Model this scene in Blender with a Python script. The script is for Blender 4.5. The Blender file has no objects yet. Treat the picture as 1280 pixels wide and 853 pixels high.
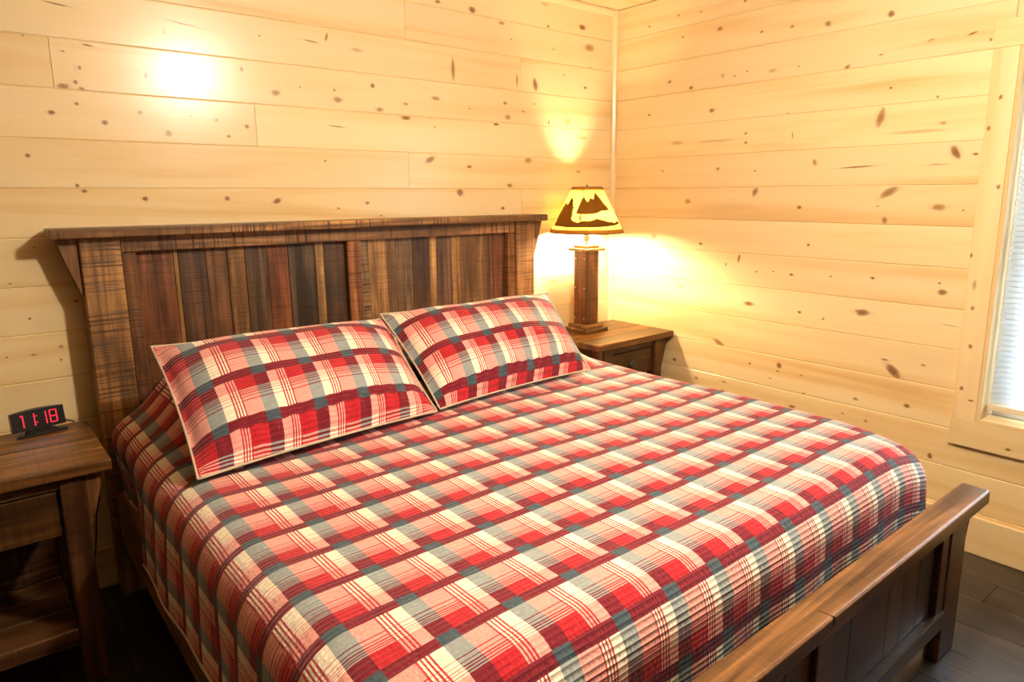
import bpy, bmesh, math, random
from mathutils import Vector, Matrix
random.seed(7)
S = bpy.context.scene
C = S.collection

# ------------------------------------------------------------------ camera
F_PX, YAW, PITCH, ROLL = 861.309, 0.70108, 0.19165, -0.005476
CAM = Vector((-3.052, -2.87633, 1.45944))
CX, CY = 666.188, 408.861
_fw = Vector((math.sin(YAW)*math.cos(PITCH), math.cos(YAW)*math.cos(PITCH), -math.sin(PITCH)))
_r = Vector((math.cos(YAW), -math.sin(YAW), 0)); _u = _r.cross(_fw)
_r2 = math.cos(ROLL)*_r + math.sin(ROLL)*_u
_u2 = -math.sin(ROLL)*_r + math.cos(ROLL)*_u
cd = bpy.data.cameras.new('camera'); cam = bpy.data.objects.new('camera', cd); C.objects.link(cam)
cd.sensor_width = 36; cd.sensor_fit = 'HORIZONTAL'; cd.lens = F_PX/1280*36
cd.shift_x = (640-CX)/1280; cd.shift_y = (CY-426.5)/1280
cd.clip_start = .02
M = Matrix.Identity(4)
for i in range(3):
    M[i][0] = _r2[i]; M[i][1] = _u2[i]; M[i][2] = -_fw[i]; M[i][3] = CAM[i]
cam.matrix_world = M
S.camera = cam

def ray(u, v):
    return _fw + (u-CX)/F_PX*_r2 - (v-CY)/F_PX*_u2
def on_plane(u, v, ax, val):
    d = ray(u, v); return CAM + (val-CAM[ax])/d[ax]*d

# ------------------------------------------------------------------ world, lights, exposure
w = bpy.data.worlds.new('sky'); S.world = w; w.use_nodes = True
bg = w.node_tree.nodes['Background']; bg.inputs[0].default_value = (.74, .88, 1, 1); bg.inputs[1].default_value = 10.0

def point(name, loc, power, col, size):
    l = bpy.data.lights.new(name, 'POINT'); l.energy = power; l.color = col; l.shadow_soft_size = size
    o = bpy.data.objects.new(name, l); o.location = loc; C.objects.link(o); return o
point('ceiling_lamp', (-1.74, -2.16, 2.22), 100, (1, .90, .76), .07)
pl = bpy.data.lights.new('window_portal', 'AREA'); pl.shape = 'RECTANGLE'; pl.size = 1.45; pl.size_y = .9; pl.cycles.is_portal = True
po = bpy.data.objects.new('window_portal', pl); po.location = (.17, -2.45, 1.265); po.rotation_euler = (0, math.radians(90), 0); C.objects.link(po)

S.view_settings.view_transform = 'Standard'; S.view_settings.look = 'None'
S.view_settings.gamma = 1; S.view_settings.use_curve_mapping = False
S.view_settings.exposure = 0.50

# ------------------------------------------------------------------ material helpers
class NT:
    def __init__(self, name):
        self.m = bpy.data.materials.new(name); self.m.use_nodes = True
        self.t = self.m.node_tree; self.n = self.t.nodes
        self.bsdf = self.n['Principled BSDF']; self.out = self.n['Material Output']
    def node(self, typ, ins=None, **kw):
        x = self.n.new(typ)
        for k, v in kw.items(): setattr(x, k, v)
        if ins:
            for k, v in ins.items(): self.set(x.inputs[k], v)
        return x
    def set(self, sock, v):
        if isinstance(v, bpy.types.NodeSocket): self.t.links.new(v, sock)
        else: sock.default_value = v
    def math(self, op, a, b=0.0, c=None, clamp=False):
        x = self.n.new('ShaderNodeMath'); x.operation = op; x.use_clamp = clamp
        self.set(x.inputs[0], a); self.set(x.inputs[1], b)
        if c is not None: self.set(x.inputs[2], c)
        return x.outputs[0]
    def mix(self, f, a, b, blend='MIX'):
        x = self.n.new('ShaderNodeMix'); x.data_type = 'RGBA'; x.blend_type = blend
        self.set(x.inputs[0], f)
        for s, v in ((x.inputs[6], a), (x.inputs[7], b)):
            if isinstance(v, (tuple, list)) and len(v) == 3: v = (*v, 1)
            self.set(s, v)
        return x.outputs[2]
    def ramp(self, f, stops, const=False):
        x = self.n.new('ShaderNodeValToRGB'); r = x.color_ramp
        r.interpolation = 'CONSTANT' if const else 'LINEAR'
        while len(r.elements) > 1: r.elements.remove(r.elements[-1])
        for i, (p, c) in enumerate(stops):
            e = r.elements[0] if i == 0 else r.elements.new(p)
            e.position = p
            e.color = (c, c, c, 1) if not isinstance(c, (tuple, list)) else (*c, 1)
        self.set(x.inputs[0], f); return x.outputs[0]
    def noise(self, vec, scale=1, detail=3, rough=.55, dist=0):
        x = self.node('ShaderNodeTexNoise', {'Vector': vec, 'Scale': scale, 'Detail': detail, 'Roughness': rough, 'Distortion': dist})
        return x.outputs[0]
    def vmul(self, vec, s):
        x = self.n.new('ShaderNodeVectorMath'); x.operation = 'MULTIPLY'
        self.set(x.inputs[0], vec); self.set(x.inputs[1], s); return x.outputs[0]
    def vadd(self, vec, s):
        x = self.n.new('ShaderNodeVectorMath'); x.operation = 'ADD'
        self.set(x.inputs[0], vec); self.set(x.inputs[1], s); return x.outputs[0]
    def objvec(self):
        tc = self.n.new('ShaderNodeTexCoord'); oi = self.n.new('ShaderNodeObjectInfo')
        self.oi = oi
        cx = self.n.new('ShaderNodeCombineXYZ')
        for i, k in enumerate((37.1, 53.7, 19.3)):
            self.set(cx.inputs[i], self.math('MULTIPLY', oi.outputs['Random'], k))
        return self.vadd(tc.outputs['Object'], cx.outputs[0])
    def bump(self, h, strength=.2, dist=.01):
        b = self.node('ShaderNodeBump', {'Height': h, 'Strength': strength, 'Distance': dist})
        self.set(self.bsdf.inputs['Normal'], b.outputs[0])

def axis_scale(ax, along, across):
    return tuple(along if i == ax else across for i in range(3))

_pine = {}
def pine(ax):
    if ax in _pine: return _pine[ax]
    T = NT('pine_boards_%s' % 'xyz'[ax]); P = T.objvec()
    band = T.noise(T.vmul(P, axis_scale(ax, .55, 9)), 1, 3, .5, .6)
    fine = T.noise(T.vmul(P, axis_scale(ax, 3, 150)), 1, 3, .6)
    mott = T.noise(T.vmul(P, axis_scale(ax, 3, 5)), 1, 2, .5)
    base = T.ramp(band, [(.34, (.84, .68, .385)), (.52, (.815, .635, .33)), (.63, (.76, .54, .245)), (.75, (.67, .42, .155))])
    base = T.mix(T.math('MULTIPLY', fine, .16), base, (.55, .32, .12))
    base = T.mix(T.math('MULTIPLY', mott, .22), base, (.86, .70, .43))
    # tone of each board
    tone = T.math('MULTIPLY_ADD', T.oi.outputs['Random'], .14, .93)
    base = T.mix(1.0, base, T.node('ShaderNodeCombineXYZ', {0: tone, 1: tone, 2: tone}).outputs[0], 'MULTIPLY')
    # knots: uv map 'knot' is in knot radii around each knot, far away elsewhere
    uv = T.node('ShaderNodeUVMap', uv_map='knot').outputs[0]
    par = T.node('ShaderNodeUVMap', uv_map='knot_par').outputs[0]
    sp = T.n.new('ShaderNodeSeparateXYZ'); T.set(sp.inputs[0], par)
    dark = sp.outputs[0]
    dis = T.noise(T.vadd(T.vmul(uv, (.9, .9, .9)), T.vmul(par, (7, 31, 3))), 1, 2, .5)
    s2 = T.n.new('ShaderNodeSeparateXYZ'); T.set(s2.inputs[0], uv)
    r = T.math('SQRT', T.math('ADD', T.math('POWER', s2.outputs[0], 2.0), T.math('POWER', s2.outputs[1], 2.0)))
    r = T.math('ADD', r, T.math('MULTIPLY', T.math('SUBTRACT', dis, .5), .9))
    core = T.ramp(T.math('MULTIPLY', r, .88), [(0, 1), (.50, .85), (.78, .62), (1.0, 0)])
    rx = T.math('MULTIPLY', s2.outputs[0], .40); ry = T.math('MULTIPLY', s2.outputs[1], .72)
    rh = T.math('SQRT', T.math('ADD', T.math('POWER', rx, 2.0), T.math('POWER', ry, 2.0)))
    halo = T.math('MULTIPLY', T.math('POWER', T.math('SUBTRACT', 1.0, rh, clamp=True), 1.6), T.math('MULTIPLY_ADD', dark, .6, .15))
    col = T.mix(halo, base, (.42, .20, .06))
    ring = T.ramp(T.math('FRACT', T.math('MULTIPLY', r, 2.6)), [(0, .25), (.5, .65), (1, .25)])
    kc = T.mix(ring, (.11, .045, .014), (.33, .155, .05))
    col = T.mix(T.math('MULTIPLY', core, dark, clamp=True), col, kc)
    T.set(T.bsdf.inputs['Base Color'], col)
    T.bsdf.inputs['Roughness'].default_value = .25
    T.bsdf.inputs['Specular IOR Level'].default_value = .45
    T.bump(fine, .05, .002)
    _pine[ax] = T.m; return T.m

_barn = {}
def barn(ax, saw=.5, rough=.42):
    k = (ax, saw, rough)
    if k in _barn: return _barn[k]
    T = NT('reclaimed_wood_%s_%d' % ('xyz'[ax], saw*100)); P = T.objvec()
    grain = T.noise(T.vmul(P, axis_scale(ax, 1.3, 30)), 1, 5, .62, .9)
    fine = T.noise(T.vmul(P, axis_scale(ax, 7, 210)), 1, 3, .6)
    patch = T.noise(T.vmul(P, axis_scale(ax, 2.6, 9)), 1, 3, .55)
    sv = T.noise(T.vmul(P, axis_scale(ax, 120, 2.2)), 1, 3, .65, .35)
    svm = T.noise(T.vmul(P, axis_scale(ax, 4, 7)), 1, 2, .5)
    col = T.oi.outputs['Color']
    lit = T.mix(1.0, col, (2.0, 1.75, 1.30), 'MULTIPLY')
    drk = T.mix(1.0, col, (.27, .225, .18), 'MULTIPLY')
    c = T.mix(T.ramp(grain, [(.33, 0), (.5, .45), (.67, 1)]), drk, lit)
    c = T.mix(T.ramp(patch, [(.45, .0), (.62, .65)]), c, drk)
    sm = T.math('MULTIPLY', T.ramp(sv, [(.50, 0), (.60, 1)]), T.ramp(svm, [(.32, 0), (.52, 1)]))
    c = T.mix(T.math('MULTIPLY', sm, saw*.95), c, T.mix(1.0, col, (.16, .14, .13), 'MULTIPLY'))
    c = T.mix(T.math('MULTIPLY', fine, .30), c, drk)
    T.set(T.bsdf.inputs['Base Color'], c)
    T.set(T.bsdf.inputs['Roughness'], T.math('MULTIPLY_ADD', grain, .22, rough-.11))
    T.bsdf.inputs['Specular IOR Level'].default_value = .32
    h = T.math('SUBTRACT', T.math('ADD', T.math('MULTIPLY', grain, .5), T.math('MULTIPLY', fine, .3)), T.math('MULTIPLY', sm, saw))
    T.bump(h, .35, .0025)
    _barn[k] = T.m; return T.m

def plain(name, col, rough=.5, metal=0, spec=.5, emit=None, es=0):
    T = NT(name); P = T.objvec()
    nz = T.noise(P, 14, 3, .5)
    T.set(T.bsdf.inputs['Base Color'], T.mix(nz, tuple(c*.88 for c in col), tuple(min(1, c*1.1) for c in col)))
    T.bsdf.inputs['Roughness'].default_value = rough; T.bsdf.inputs['Metallic'].default_value = metal
    T.bsdf.inputs['Specular IOR Level'].default_value = spec
    if emit:
        T.bsdf.inputs['Emission Color'].default_value = (*emit, 1); T.bsdf.inputs['Emission Strength'].default_value = es
    return T.m

def plaid():
    """Woven plaid; uv map 'cloth' counts pattern repeats, map 'cloth_m' metres."""
    T = NT('red_plaid_quilted_cotton')
    uv = T.node('ShaderNodeUVMap', uv_map='cloth').outputs[0]
    um = T.node('ShaderNodeUVMap', uv_map='cloth_m').outputs[0]
    wob = T.noise(T.vmul(um, (9, 9, 9)), 1, 2, .5)
    s = T.n.new('ShaderNodeSeparateXYZ'); T.set(s.inputs[0], uv)
    wv = T.math('MULTIPLY', T.math('SUBTRACT', wob, .5), .035)
    u = T.math('FRACT', T.math('ADD', s.outputs[0], wv)); v = T.math('FRACT', T.math('ADD', s.outputs[1], wv))
    RED = (.43, .012, .020); MAR = (.165, .008, .018); PNK = (.75, .335, .285); CRM = (.88, .79, .61)
    GRY = (.275, .31, .305); SLT = (.050, .078, .098); LIN = (.46, .03, .045)
    def cols(b, c, l, r):
        st = [(0, b), (.275, c), (.46, l)]
        p = .485
        for i in range(3):
            st += [(p, c), (p+.030, l)]; p += .056
        st += [(.655, r)]
        return T.ramp(u, st, True)
    cD = cols(SLT, MAR, MAR, MAR)
    cR = cols(MAR, PNK, RED, RED)
    cC = cols(GRY, CRM, LIN, PNK)
    st = [(0, 0.0), (.180, .5)]
    for p in (.455, .495, .535): st += [(p, 1.0), (p+.018, .5)]
    st += [(.575, 1.0), (.610, .5), (.626, 1.0), (.690, .5), (.708, 1.0)]
    row = T.ramp(v, st, True)
    # thin lines inside the light row are red on cream
    m1 = T.math('GREATER_THAN', row, .25); m2 = T.math('GREATER_THAN', row, .75)
    col = T.mix(m2, T.mix(m1, cD, cR), cC)
    # yarn mottling
    th = T.noise(T.vmul(um, (900, 120, 1)), 1, 2, .5); tv = T.noise(T.vmul(um, (120, 900, 1)), 1, 2, .5)
    y = T.math('MULTIPLY_ADD', T.math('ADD', th, tv), .55, .45)
    col = T.mix(1.0, col, T.node('ShaderNodeCombineXYZ', {0: y, 1: y, 2: y}).outputs[0], 'MULTIPLY')
    T.set(T.bsdf.inputs['Base Color'], col)
    T.bsdf.inputs['Roughness'].default_value = .85
    T.bsdf.inputs['Specular IOR Level'].default_value = .2
    T.bsdf.inputs['Sheen Weight'].default_value = .15
    # quilting: channels along u with puckers
    s3 = T.n.new('ShaderNodeSeparateXYZ'); T.set(s3.inputs[0], um)
    ch = T.math('ABSOLUTE', T.math('SINE', T.math('MULTIPLY', s3.outputs[1], math.pi/.0125)))
    rowi = T.math('FLOOR', T.math('DIVIDE', s3.outputs[1], .0165))
    cv = T.n.new('ShaderNodeCombineXYZ'); T.set(cv.inputs[0], T.math('MULTIPLY', s3.outputs[0], 120.0)); T.set(cv.inputs[1], T.math('MULTIPLY', rowi, 3.7))
    pk = T.noise(cv.outputs[0], 1, 1, .5)
    big = T.noise(T.vmul(um, (16, 16, 1)), 1, 3, .6)
    h = T.math('ADD', T.math('ADD', T.math('MULTIPLY', T.math('POWER', ch, .6), .35), T.math('MULTIPLY', T.math('MULTIPLY', pk, ch), 2.0)), T.math('MULTIPLY', big, 1.2))
    T.bump(h, .55, .0045)
    return T.m

PLAID = plaid()
CREAM_BIND = plain('cream_piping_cotton', (.50, .43, .30), .85)
WHITE = plain('white_vinyl', (.86, .88, .88), .45)
SLT_ = NT('white_blind_slat')
_d = SLT_.node('ShaderNodeBsdfDiffuse', {'Color': (.70, .75, .78, 1)}); _t = SLT_.node('ShaderNodeBsdfTranslucent', {'Color': (.80, .86, .90, 1)}); _m = SLT_.node('ShaderNodeMixShader', {0: .03})
SLT_.t.links.new(_d.outputs[0], _m.inputs[1]); SLT_.t.links.new(_t.outputs[0], _m.inputs[2]); SLT_.t.links.new(_m.outputs[0], SLT_.out.inputs[0])
SLATM = SLT_.m
BLACK = plain('black_plastic', (.012, .012, .013), .28)
BLACKG = plain('black_gloss_plastic', (.014, .015, .017), .12)
DIGIT = plain('red_led_segment', (.5, .01, .02), .4, emit=(1, .012, .04), es=1.3)
IRON = plain('dark_pewter_metal', (.10, .095, .09), .32, metal=.85)
STEEL = plain('pale_steel', (.7, .7, .68), .3, metal=.7)
DIM_WALL = plain('darkened_unseen_wall', (.18, .12, .07), .5)  # for the unseen walls; colour darkened to cut the light they bounce back
SHEET = plain('white_mattress_ticking', (.75, .72, .66), .9)

# ------------------------------------------------------------------ mesh helpers
def link(name, me, mat, parent=None, loc=(0, 0, 0), color=None):
    o = bpy.data.objects.new(name, me); C.objects.link(o)
    if mat and not me.materials: me.materials.append(mat)
    if parent: o.parent = parent
    o.location = loc
    if color: o.color = (*color, 1)
    return o
def tag(o, label=None, cat=None, group=None, kind=None):
    if label: o['label'] = label
    if cat: o['category'] = cat
    if group: o['group'] = group
    if kind: o['kind'] = kind
    return o
def empty(name, loc, rz=0):
    o = bpy.data.objects.new(name, None); C.objects.link(o); o.location = loc; o.rotation_euler = (0, 0, rz)
    o.empty_display_size = .1; return o
def wpos(parent):
    p = Vector((0, 0, 0))
    while parent: p += parent.location; parent = parent.parent
    return p
def bm_box(bm, x0, x1, y0, y1, z0, z1, off=(0, 0, 0)):
    ox, oy, oz = off
    vs = [bm.verts.new((x-ox, y-oy, z-oz)) for x in (x0, x1) for y in (y0, y1) for z in (z0, z1)]
    for f in ((0, 1, 3, 2), (4, 6, 7, 5), (0, 4, 5, 1), (2, 3, 7, 6), (0, 2, 6, 4), (1, 5, 7, 3)):
        bm.faces.new([vs[i] for i in f])
def finish(bm, name, bevel=0, seg=1, smooth=False):
    if bevel: bmesh.ops.bevel(bm, geom=list(bm.edges), offset=bevel, segments=seg, profile=.5, affect='EDGES')
    bmesh.ops.recalc_face_normals(bm, faces=bm.faces)
    me = bpy.data.meshes.new(name); bm.to_mesh(me); bm.free()
    if smooth:
        for p in me.polygons: p.use_smooth = True
    return me
def box(name, x0, x1, y0, y1, z0, z1, mat, parent=None, bevel=.003, seg=1, color=None):
    """A board; coordinates are in the parent's own (unrotated) space."""
    c = ((x0+x1)/2, (y0+y1)/2, (z0+z1)/2)
    bm = bmesh.new(); bm_box(bm, x0, x1, y0, y1, z0, z1, c)
    return link(name, finish(bm, name, bevel, seg), mat, parent, c, color)
def prism(name, pts, ax, a0, a1, mat, parent=None, bevel=.002, color=None):
    """Polygon pts (in the two axes other than ax) extruded along ax from a0 to a1."""
    oth = [i for i in range(3) if i != ax]
    cu = sum(p[0] for p in pts)/len(pts); cv = sum(p[1] for p in pts)/len(pts); ca = (a0+a1)/2
    bm = bmesh.new(); rows = []
    for a in (a0, a1):
        r = []
        for p in pts:
            q = [0, 0, 0]; q[ax] = a-ca; q[oth[0]] = p[0]-cu; q[oth[1]] = p[1]-cv; r.append(bm.verts.new(q))
        rows.append(r)
    n = len(pts)
    bm.faces.new(rows[0]); bm.faces.new(rows[1][::-1])
    for i in range(n): bm.faces.new((rows[0][i], rows[1][i], rows[1][(i+1) % n], rows[0][(i+1) % n]))
    loc = [0, 0, 0]; loc[ax] = ca; loc[oth[0]] = cu; loc[oth[1]] = cv
    return link(name, finish(bm, name, bevel), mat, parent, loc, color)
def tube(name, pts, r, mat, parent=None, n=6, closed=False):
    bm = bmesh.new(); P = [Vector(p) for p in pts]; rings = []; m = len(P)
    c = sum(P, Vector())/m
    up = Vector((.13, .27, .95)).normalized()
    for i, p in enumerate(P):
        a = P[(i-1) % m] if (closed or i > 0) else p; b = P[(i+1) % m] if (closed or i < m-1) else p
        d = (b-a).normalized(); e = d.cross(up)
        if e.length < 1e-4: e = d.cross(Vector((1, 0, 0)))
        e.normalize(); f = d.cross(e)
        rings.append([bm.verts.new(p-c+r*(math.cos(t)*e+math.sin(t)*f)) for t in (2*math.pi*k/n for k in range(n))])
    for i in range(m if closed else m-1):
        A, B = rings[i], rings[(i+1) % m]
        for k in range(n): bm.faces.new((A[k], A[(k+1) % n], B[(k+1) % n], B[k]))
    if not closed: bm.faces.new(rings[0][::-1]); bm.faces.new(rings[-1])
    return link(name, finish(bm, name, smooth=True), mat, parent, c)
def lathe(name, prof, mat, parent=None, n=48, loc=(0, 0, 0), caps=True):
    bm = bmesh.new(); rings = []
    for r, z in prof: rings.append([bm.verts.new((r*math.cos(2*math.pi*k/n), r*math.sin(2*math.pi*k/n), z)) for k in range(n)])
    for A, B in zip(rings, rings[1:]):
        for k in range(n): bm.faces.new((A[k], A[(k+1) % n], B[(k+1) % n], B[k]))
    if caps:
        bm.faces.new(rings[0][::-1]); bm.faces.new(rings[-1])
    return link(name, finish(bm, name, smooth=True), mat, parent, loc)

# ------------------------------------------------------------------ the room
PITCHZ, Z0 = .164, 1.484                    # board height, seam at eye level
ROWS = range(-9, 7)
X_L, Y_F, H = -4.30, -4.60, 2.468
WY0, WY1, WZ0, WZ1 = -2.90, -2.008, .553, 1.973   # window opening in the right wall

wall_back = tag(box('wall_back', X_L-.1, .12, .0125, .11, -.05, H+.1, pine(0), bevel=0), kind='structure')
bm = bmesh.new()
for a in ((.0125, .15, Y_F-.1, WY0, -.05, H+.1), (.0125, .15, WY1, .0125, -.05, H+.1), (.0125, .15, WY0, WY1, -.05, WZ0), (.0125, .15, WY0, WY1, WZ1, H+.1)):
    bm_box(bm, *a)
wall_right = tag(link('wall_right', finish(bm, 'wall_right'), pine(1)), kind='structure')
tag(box('wall_left', X_L-.1, X_L, Y_F-.1, .1, -.05, H+.1, DIM_WALL, bevel=0), kind='structure')
tag(box('wall_front', X_L-.1, .12, Y_F-.1, Y_F, -.05, H+.1, DIM_WALL, bevel=0), kind='structure')
ceiling = tag(box('ceiling', X_L-.1, .12, Y_F-.1, .1, H+.012, H+.1, pine(0), bevel=0), kind='structure')
floor = tag(box('floor', X_L-.1, .12, Y_F-.1, .1, -.08, -.012, plain('dark_subfloor', (.03, .026, .022), .7), bevel=0), kind='structure')

# knots read off the photograph: (zoom origin x, y, scale) then (x, y, width, height, darkness, tilt in degrees)
def zoomed(ox, oy, sc, rows): return [(ox+r[0]/sc, oy+r[1]/sc, r[2]/sc, r[3]/sc, r[4] if len(r) > 4 else .8, r[5] if len(r) > 5 else 0) for r in rows]
K_BACK = zoomed(0, 0, 2.844, [(282,241,14,18),(225,308,45,28),(268,292,18,18),(290,318,24,20),(518,268,16,28),(590,330,44,28,.35),(750,325,50,25,.35),
  (858,247,12,22),(980,330,35,28,.55),(1065,310,7,7),(1188,321,10,10),(1200,355,34,26,.6),(272,369,18,14),(182,400,28,20,.95),(372,436,26,22),(498,400,20,18,.6),
  (678,413,9,9),(769,427,13,13),(600,475,26,30,.5),(813,485,14,14),(878,450,18,18),(98,553,22,18),(1156,572,9,9),(275,660,16,16,.9),(300,680,22,16,.9),
  (516,707,22,20,1),(808,706,20,20,.8),(985,715,34,22,.9,20),(1203,741,12,8),(582,112,14,34,.3),(922,127,10,9,.6),(200,14,210,7,.8,-6),(650,85,260,5,.8,-7),
  (312,161,90,6,1,-6),(1160,132,9,40,.8,-20),(1105,147,120,6,.7,-5),(222,182,34,5,.7,-4),(80,126,24,6,.7)])
K_BACK += zoomed(400, 0, 2.844, [(418,6,20,16),(541,35,27,28,.9),(645,82,24,16,.6),(811,94,10,12),(680,140,7,7),(932,97,24,26,.95),(957,170,38,34,.6),
  (830,176,7,7),(960,243,10,12),(868,266,7,7),(943,312,12,12,.9),(473,245,14,100,.7),(765,302,18,54,.9,10),(700,285,8,60,.6),(50,321,10,10),(62,357,34,28,.5),
  (186,305,16,20,.9),(212,390,30,20,.6),(304,370,20,12,.6),(412,350,32,18,.6),(305,418,36,24,.9),(388,418,10,10),(408,452,7,7),(531,386,7,7),(657,367,14,14),
  (667,417,22,24,.6),(626,441,22,16,.9),(762,370,20,5),(722,397,14,6),(813,436,6,22),(880,432,30,36,.25,30),(392,568,38,26,.75,25),(531,593,18,14,.9),
  (740,570,26,28,.6),(18,571,8,8),(918,611,18,12,.6),(674,660,20,18,.8),(498,684,26,30,.9,-30),(168,722,16,14),(65,741,18,9),(650,741,14,14,.9),(217,767,24,7,.7),
  (60,450,130,6,.7,-3),(130,178,40,20,.3),(930,490,90,18,.3),(800,15,60,14,.3)])
K_BACK += zoomed(0, 290, 3.557, [(45,231,36,8),(132,386,14,14,1),(340,309,24,12,.95),(30,558,26,6),(150,547,60,6,.7),(272,568,10,14,.8),(272,510,22,22,.5),(152,70,24,5)])
K_BACK += zoomed(660, 220, 3.28, [(125,350,18,20,.5),(100,432,30,14,.4)])
K_RIGHT = zoomed(800, 0, 2.585, [(31,86,8,8),(139,120,8,8),(125,50,8,8),(259,93,18,18),(394,103,11,11),(492,86,14,14,.6),(608,77,22,24,.7),(812,45,24,26,.9),
  (340,3,10,10),(197,38,22,6),(96,265,16,14,.6),(165,284,14,16,.9),(306,246,8,8),(347,231,7,7),(268,245,14,20,.35),(428,228,30,16,.3),(513,215,7,7),(670,218,22,18,.8,35),
  (780,177,40,6,.7,5),(1075,108,70,10,.9,12),(940,130,30,12,.4,12),(1134,128,10,14,.9),(30,372,9,9),(232,357,20,16,.95),(811,284,10,10,1),(962,313,11,11),(477,367,7,7),
  (778,380,28,74,.75,-15),(342,431,10,10),(342,461,10,14),(493,438,5,28,.6),(980,398,24,14,.5),(1020,493,30,62,.95,30),(1085,498,46,11,.95),(565,525,16,26,.6,25),
  (252,546,14,14,.6),(73,553,9,9,.5),(372,553,7,7),(372,620,18,38,.75,-25),(805,622,74,30,.75,32),(515,670,16,14,.95),(965,670,52,26,.7),(768,667,7,7),
  (790,712,20,30,.7,20),(1045,680,9,9),(155,651,20,20,.55),(45,765,22,22,.45),(196,788,11,11,.95),(544,792,11,11,.95),(320,835,8,36,.9,-10),
  (700,540,260,7,.85,2),(980,530,240,6,.6,2),(200,549,380,16,.3,0),(900,425,420,14,.28,0),(250,455,300,12,.25,0),(120,462,90,18,.3,0)])
K_RIGHT += zoomed(850, 300, 2.844, [(163,87,10,16,.5),(272,113,10,7),(332,113,9,7),(396,124,16,10,.9),(537,130,10,7),(685,136,18,12,.9),(923,154,12,10),(933,187,36,26,.85),
  (245,227,36,18,.9),(425,257,14,12,.95),(509,281,10,10),(648,258,56,30,.9),(140,367,54,20,.75,-25),(757,466,80,36,.95,-38),(728,426,30,10,.7),(865,446,44,12,.6),
  (248,440,9,11),(352,447,18,26,.9),(347,467,9,9),(320,492,24,5,.9,-15),(432,482,8,8),(440,546,26,5),(624,566,20,12,.7),(807,591,26,18,.9),(578,617,10,8),
  (660,645,14,9),(398,593,26,14,.8),(150,537,16,14,.8),(155,505,22,10,.5),(58,491,14,14,.6),(283,574,8,8),(888,768,18,26,1,15),(960,305,130,7,.35,-4)])
K_RIGHT += zoomed(660, 220, 3.28, [(517,248,26,26,.45),(625,455,20,14,.5),(600,753,16,16,.9)])

def pix_knots(src, ax):
    out = []
    for (u, v, wpx, hpx, d, tilt) in src:
        p = on_plane(u, v, ax, 0.0); q = on_plane(u+1, v, ax, 0.0); s = on_plane(u, v+1, ax, 0.0)
        du = (q-p).length; dv = (s-p).length
        out.append((p[0] if ax == 1 else p[1], p[2], max(.0030, wpx*du/2*.82)*(.5 if wpx > 3*hpx else 1), max(.0030, hpx*dv/2*.82), d, math.radians(tilt)))
    return out
def fill_knots(zs, ranges, n, used):
    """More knots where the photograph does not look."""
    out = []
    for _ in range(n):
        a = random.uniform(*ranges); r = random.choice((.004, .005, .006, .008, .012))
        out.append((a, random.uniform(*zs), r*random.uniform(1, 1.7), r, random.uniform(.5, .95), 0))
    return out

def plank(name, ax, a0, a1, z0, z1, face, thick, knots, parent, mat, out=-1, ch=.0035):
    """Tongue and groove board on a wall; ax is the axis along the board, face the wall plane, out the side the room is on.
    Knot quads lie on its face, clipped to it, with a uv map centred on each knot."""
    ca, cz = (a0+a1)/2, (z0+z1)/2
    bm = bmesh.new(); k1 = bm.loops.layers.uv.new('knot'); k2 = bm.loops.layers.uv.new('knot_par')
    def V(a, d, z):
        return bm.verts.new((a-ca, -out*0+d*out, z-cz) if ax == 0 else (d*out, a-ca, z-cz))
    e = .0012
    back = [V(a, -thick, z) for a, z in ((a0, z0), (a1, z0), (a1, z1), (a0, z1))]
    mid = [V(a, -ch, z) for a, z in ((a0, z0), (a1, z0), (a1, z1), (a0, z1))]
    fr = [V(a, 0, z) for a, z in ((a0+e, z0+ch), (a1-e, z0+ch), (a1-e, z1-ch), (a0+e, z1-ch))]
    bm.faces.new(fr); bm.faces.new(back[::-1])
    for i in range(4):
        j = (i+1) % 4
        bm.faces.new((mid[i], mid[j], fr[j], fr[i])); bm.faces.new((back[i], back[j], mid[j], mid[i]))
    bmesh.ops.recalc_face_normals(bm, faces=bm.faces)
    for f in bm.faces:
        for l in f.loops: l[k1].uv = (9, 9); l[k2].uv = (0, 0)
    lift = .00022; nk = 0
    for i, (ka, kz, ra, rz, d, tilt) in enumerate(sorted(knots, key=lambda q: -max(q[2], q[3]))):
        if not (a0 < ka < a1 and z0 < kz < z1): continue
        ex = max(ra, rz*.8)*2.5 if abs(tilt) < .3 else max(ra, rz)*2.0
        ez = max(rz, ra*.25)*1.5 if abs(tilt) < .3 else max(ra, rz)*1.4
        x0, x1 = max(a0+e, ka-ex), min(a1-e, ka+ex); y0, y1 = max(z0+ch, kz-ez), min(z1-ch, kz+ez)
        if x1 <= x0 or y1 <= y0: continue
        li = lift*(1+.5*nk); nk += 1
        q = [(x0, y0), (x1, y0), (x1, y1), (x0, y1)]
        f = bm.faces.new([V(a, li, z) for a, z in q]); f.normal_update()
        want = Vector((0, out, 0)) if ax == 0 else Vector((out, 0, 0))
        if f.normal.dot(want) < 0: f.normal_flip()
        for l in f.loops:
            co = l.vert.co; a = (co[0] if ax == 0 else co[1])+ca-ka; z = co[2]+cz-kz
            c_, s_ = math.cos(tilt), math.sin(tilt)
            l[k1].uv = ((a*c_+z*s_)/ra, (-a*s_+z*c_)/rz); l[k2].uv = (d, (i*.137) % 1)
    me = bpy.data.meshes.new(name); bm.to_mesh(me); bm.free()
    loc = (ca, face, cz) if ax == 0 else (face, ca, cz)
    return link(name, me, mat, parent, loc)

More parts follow.
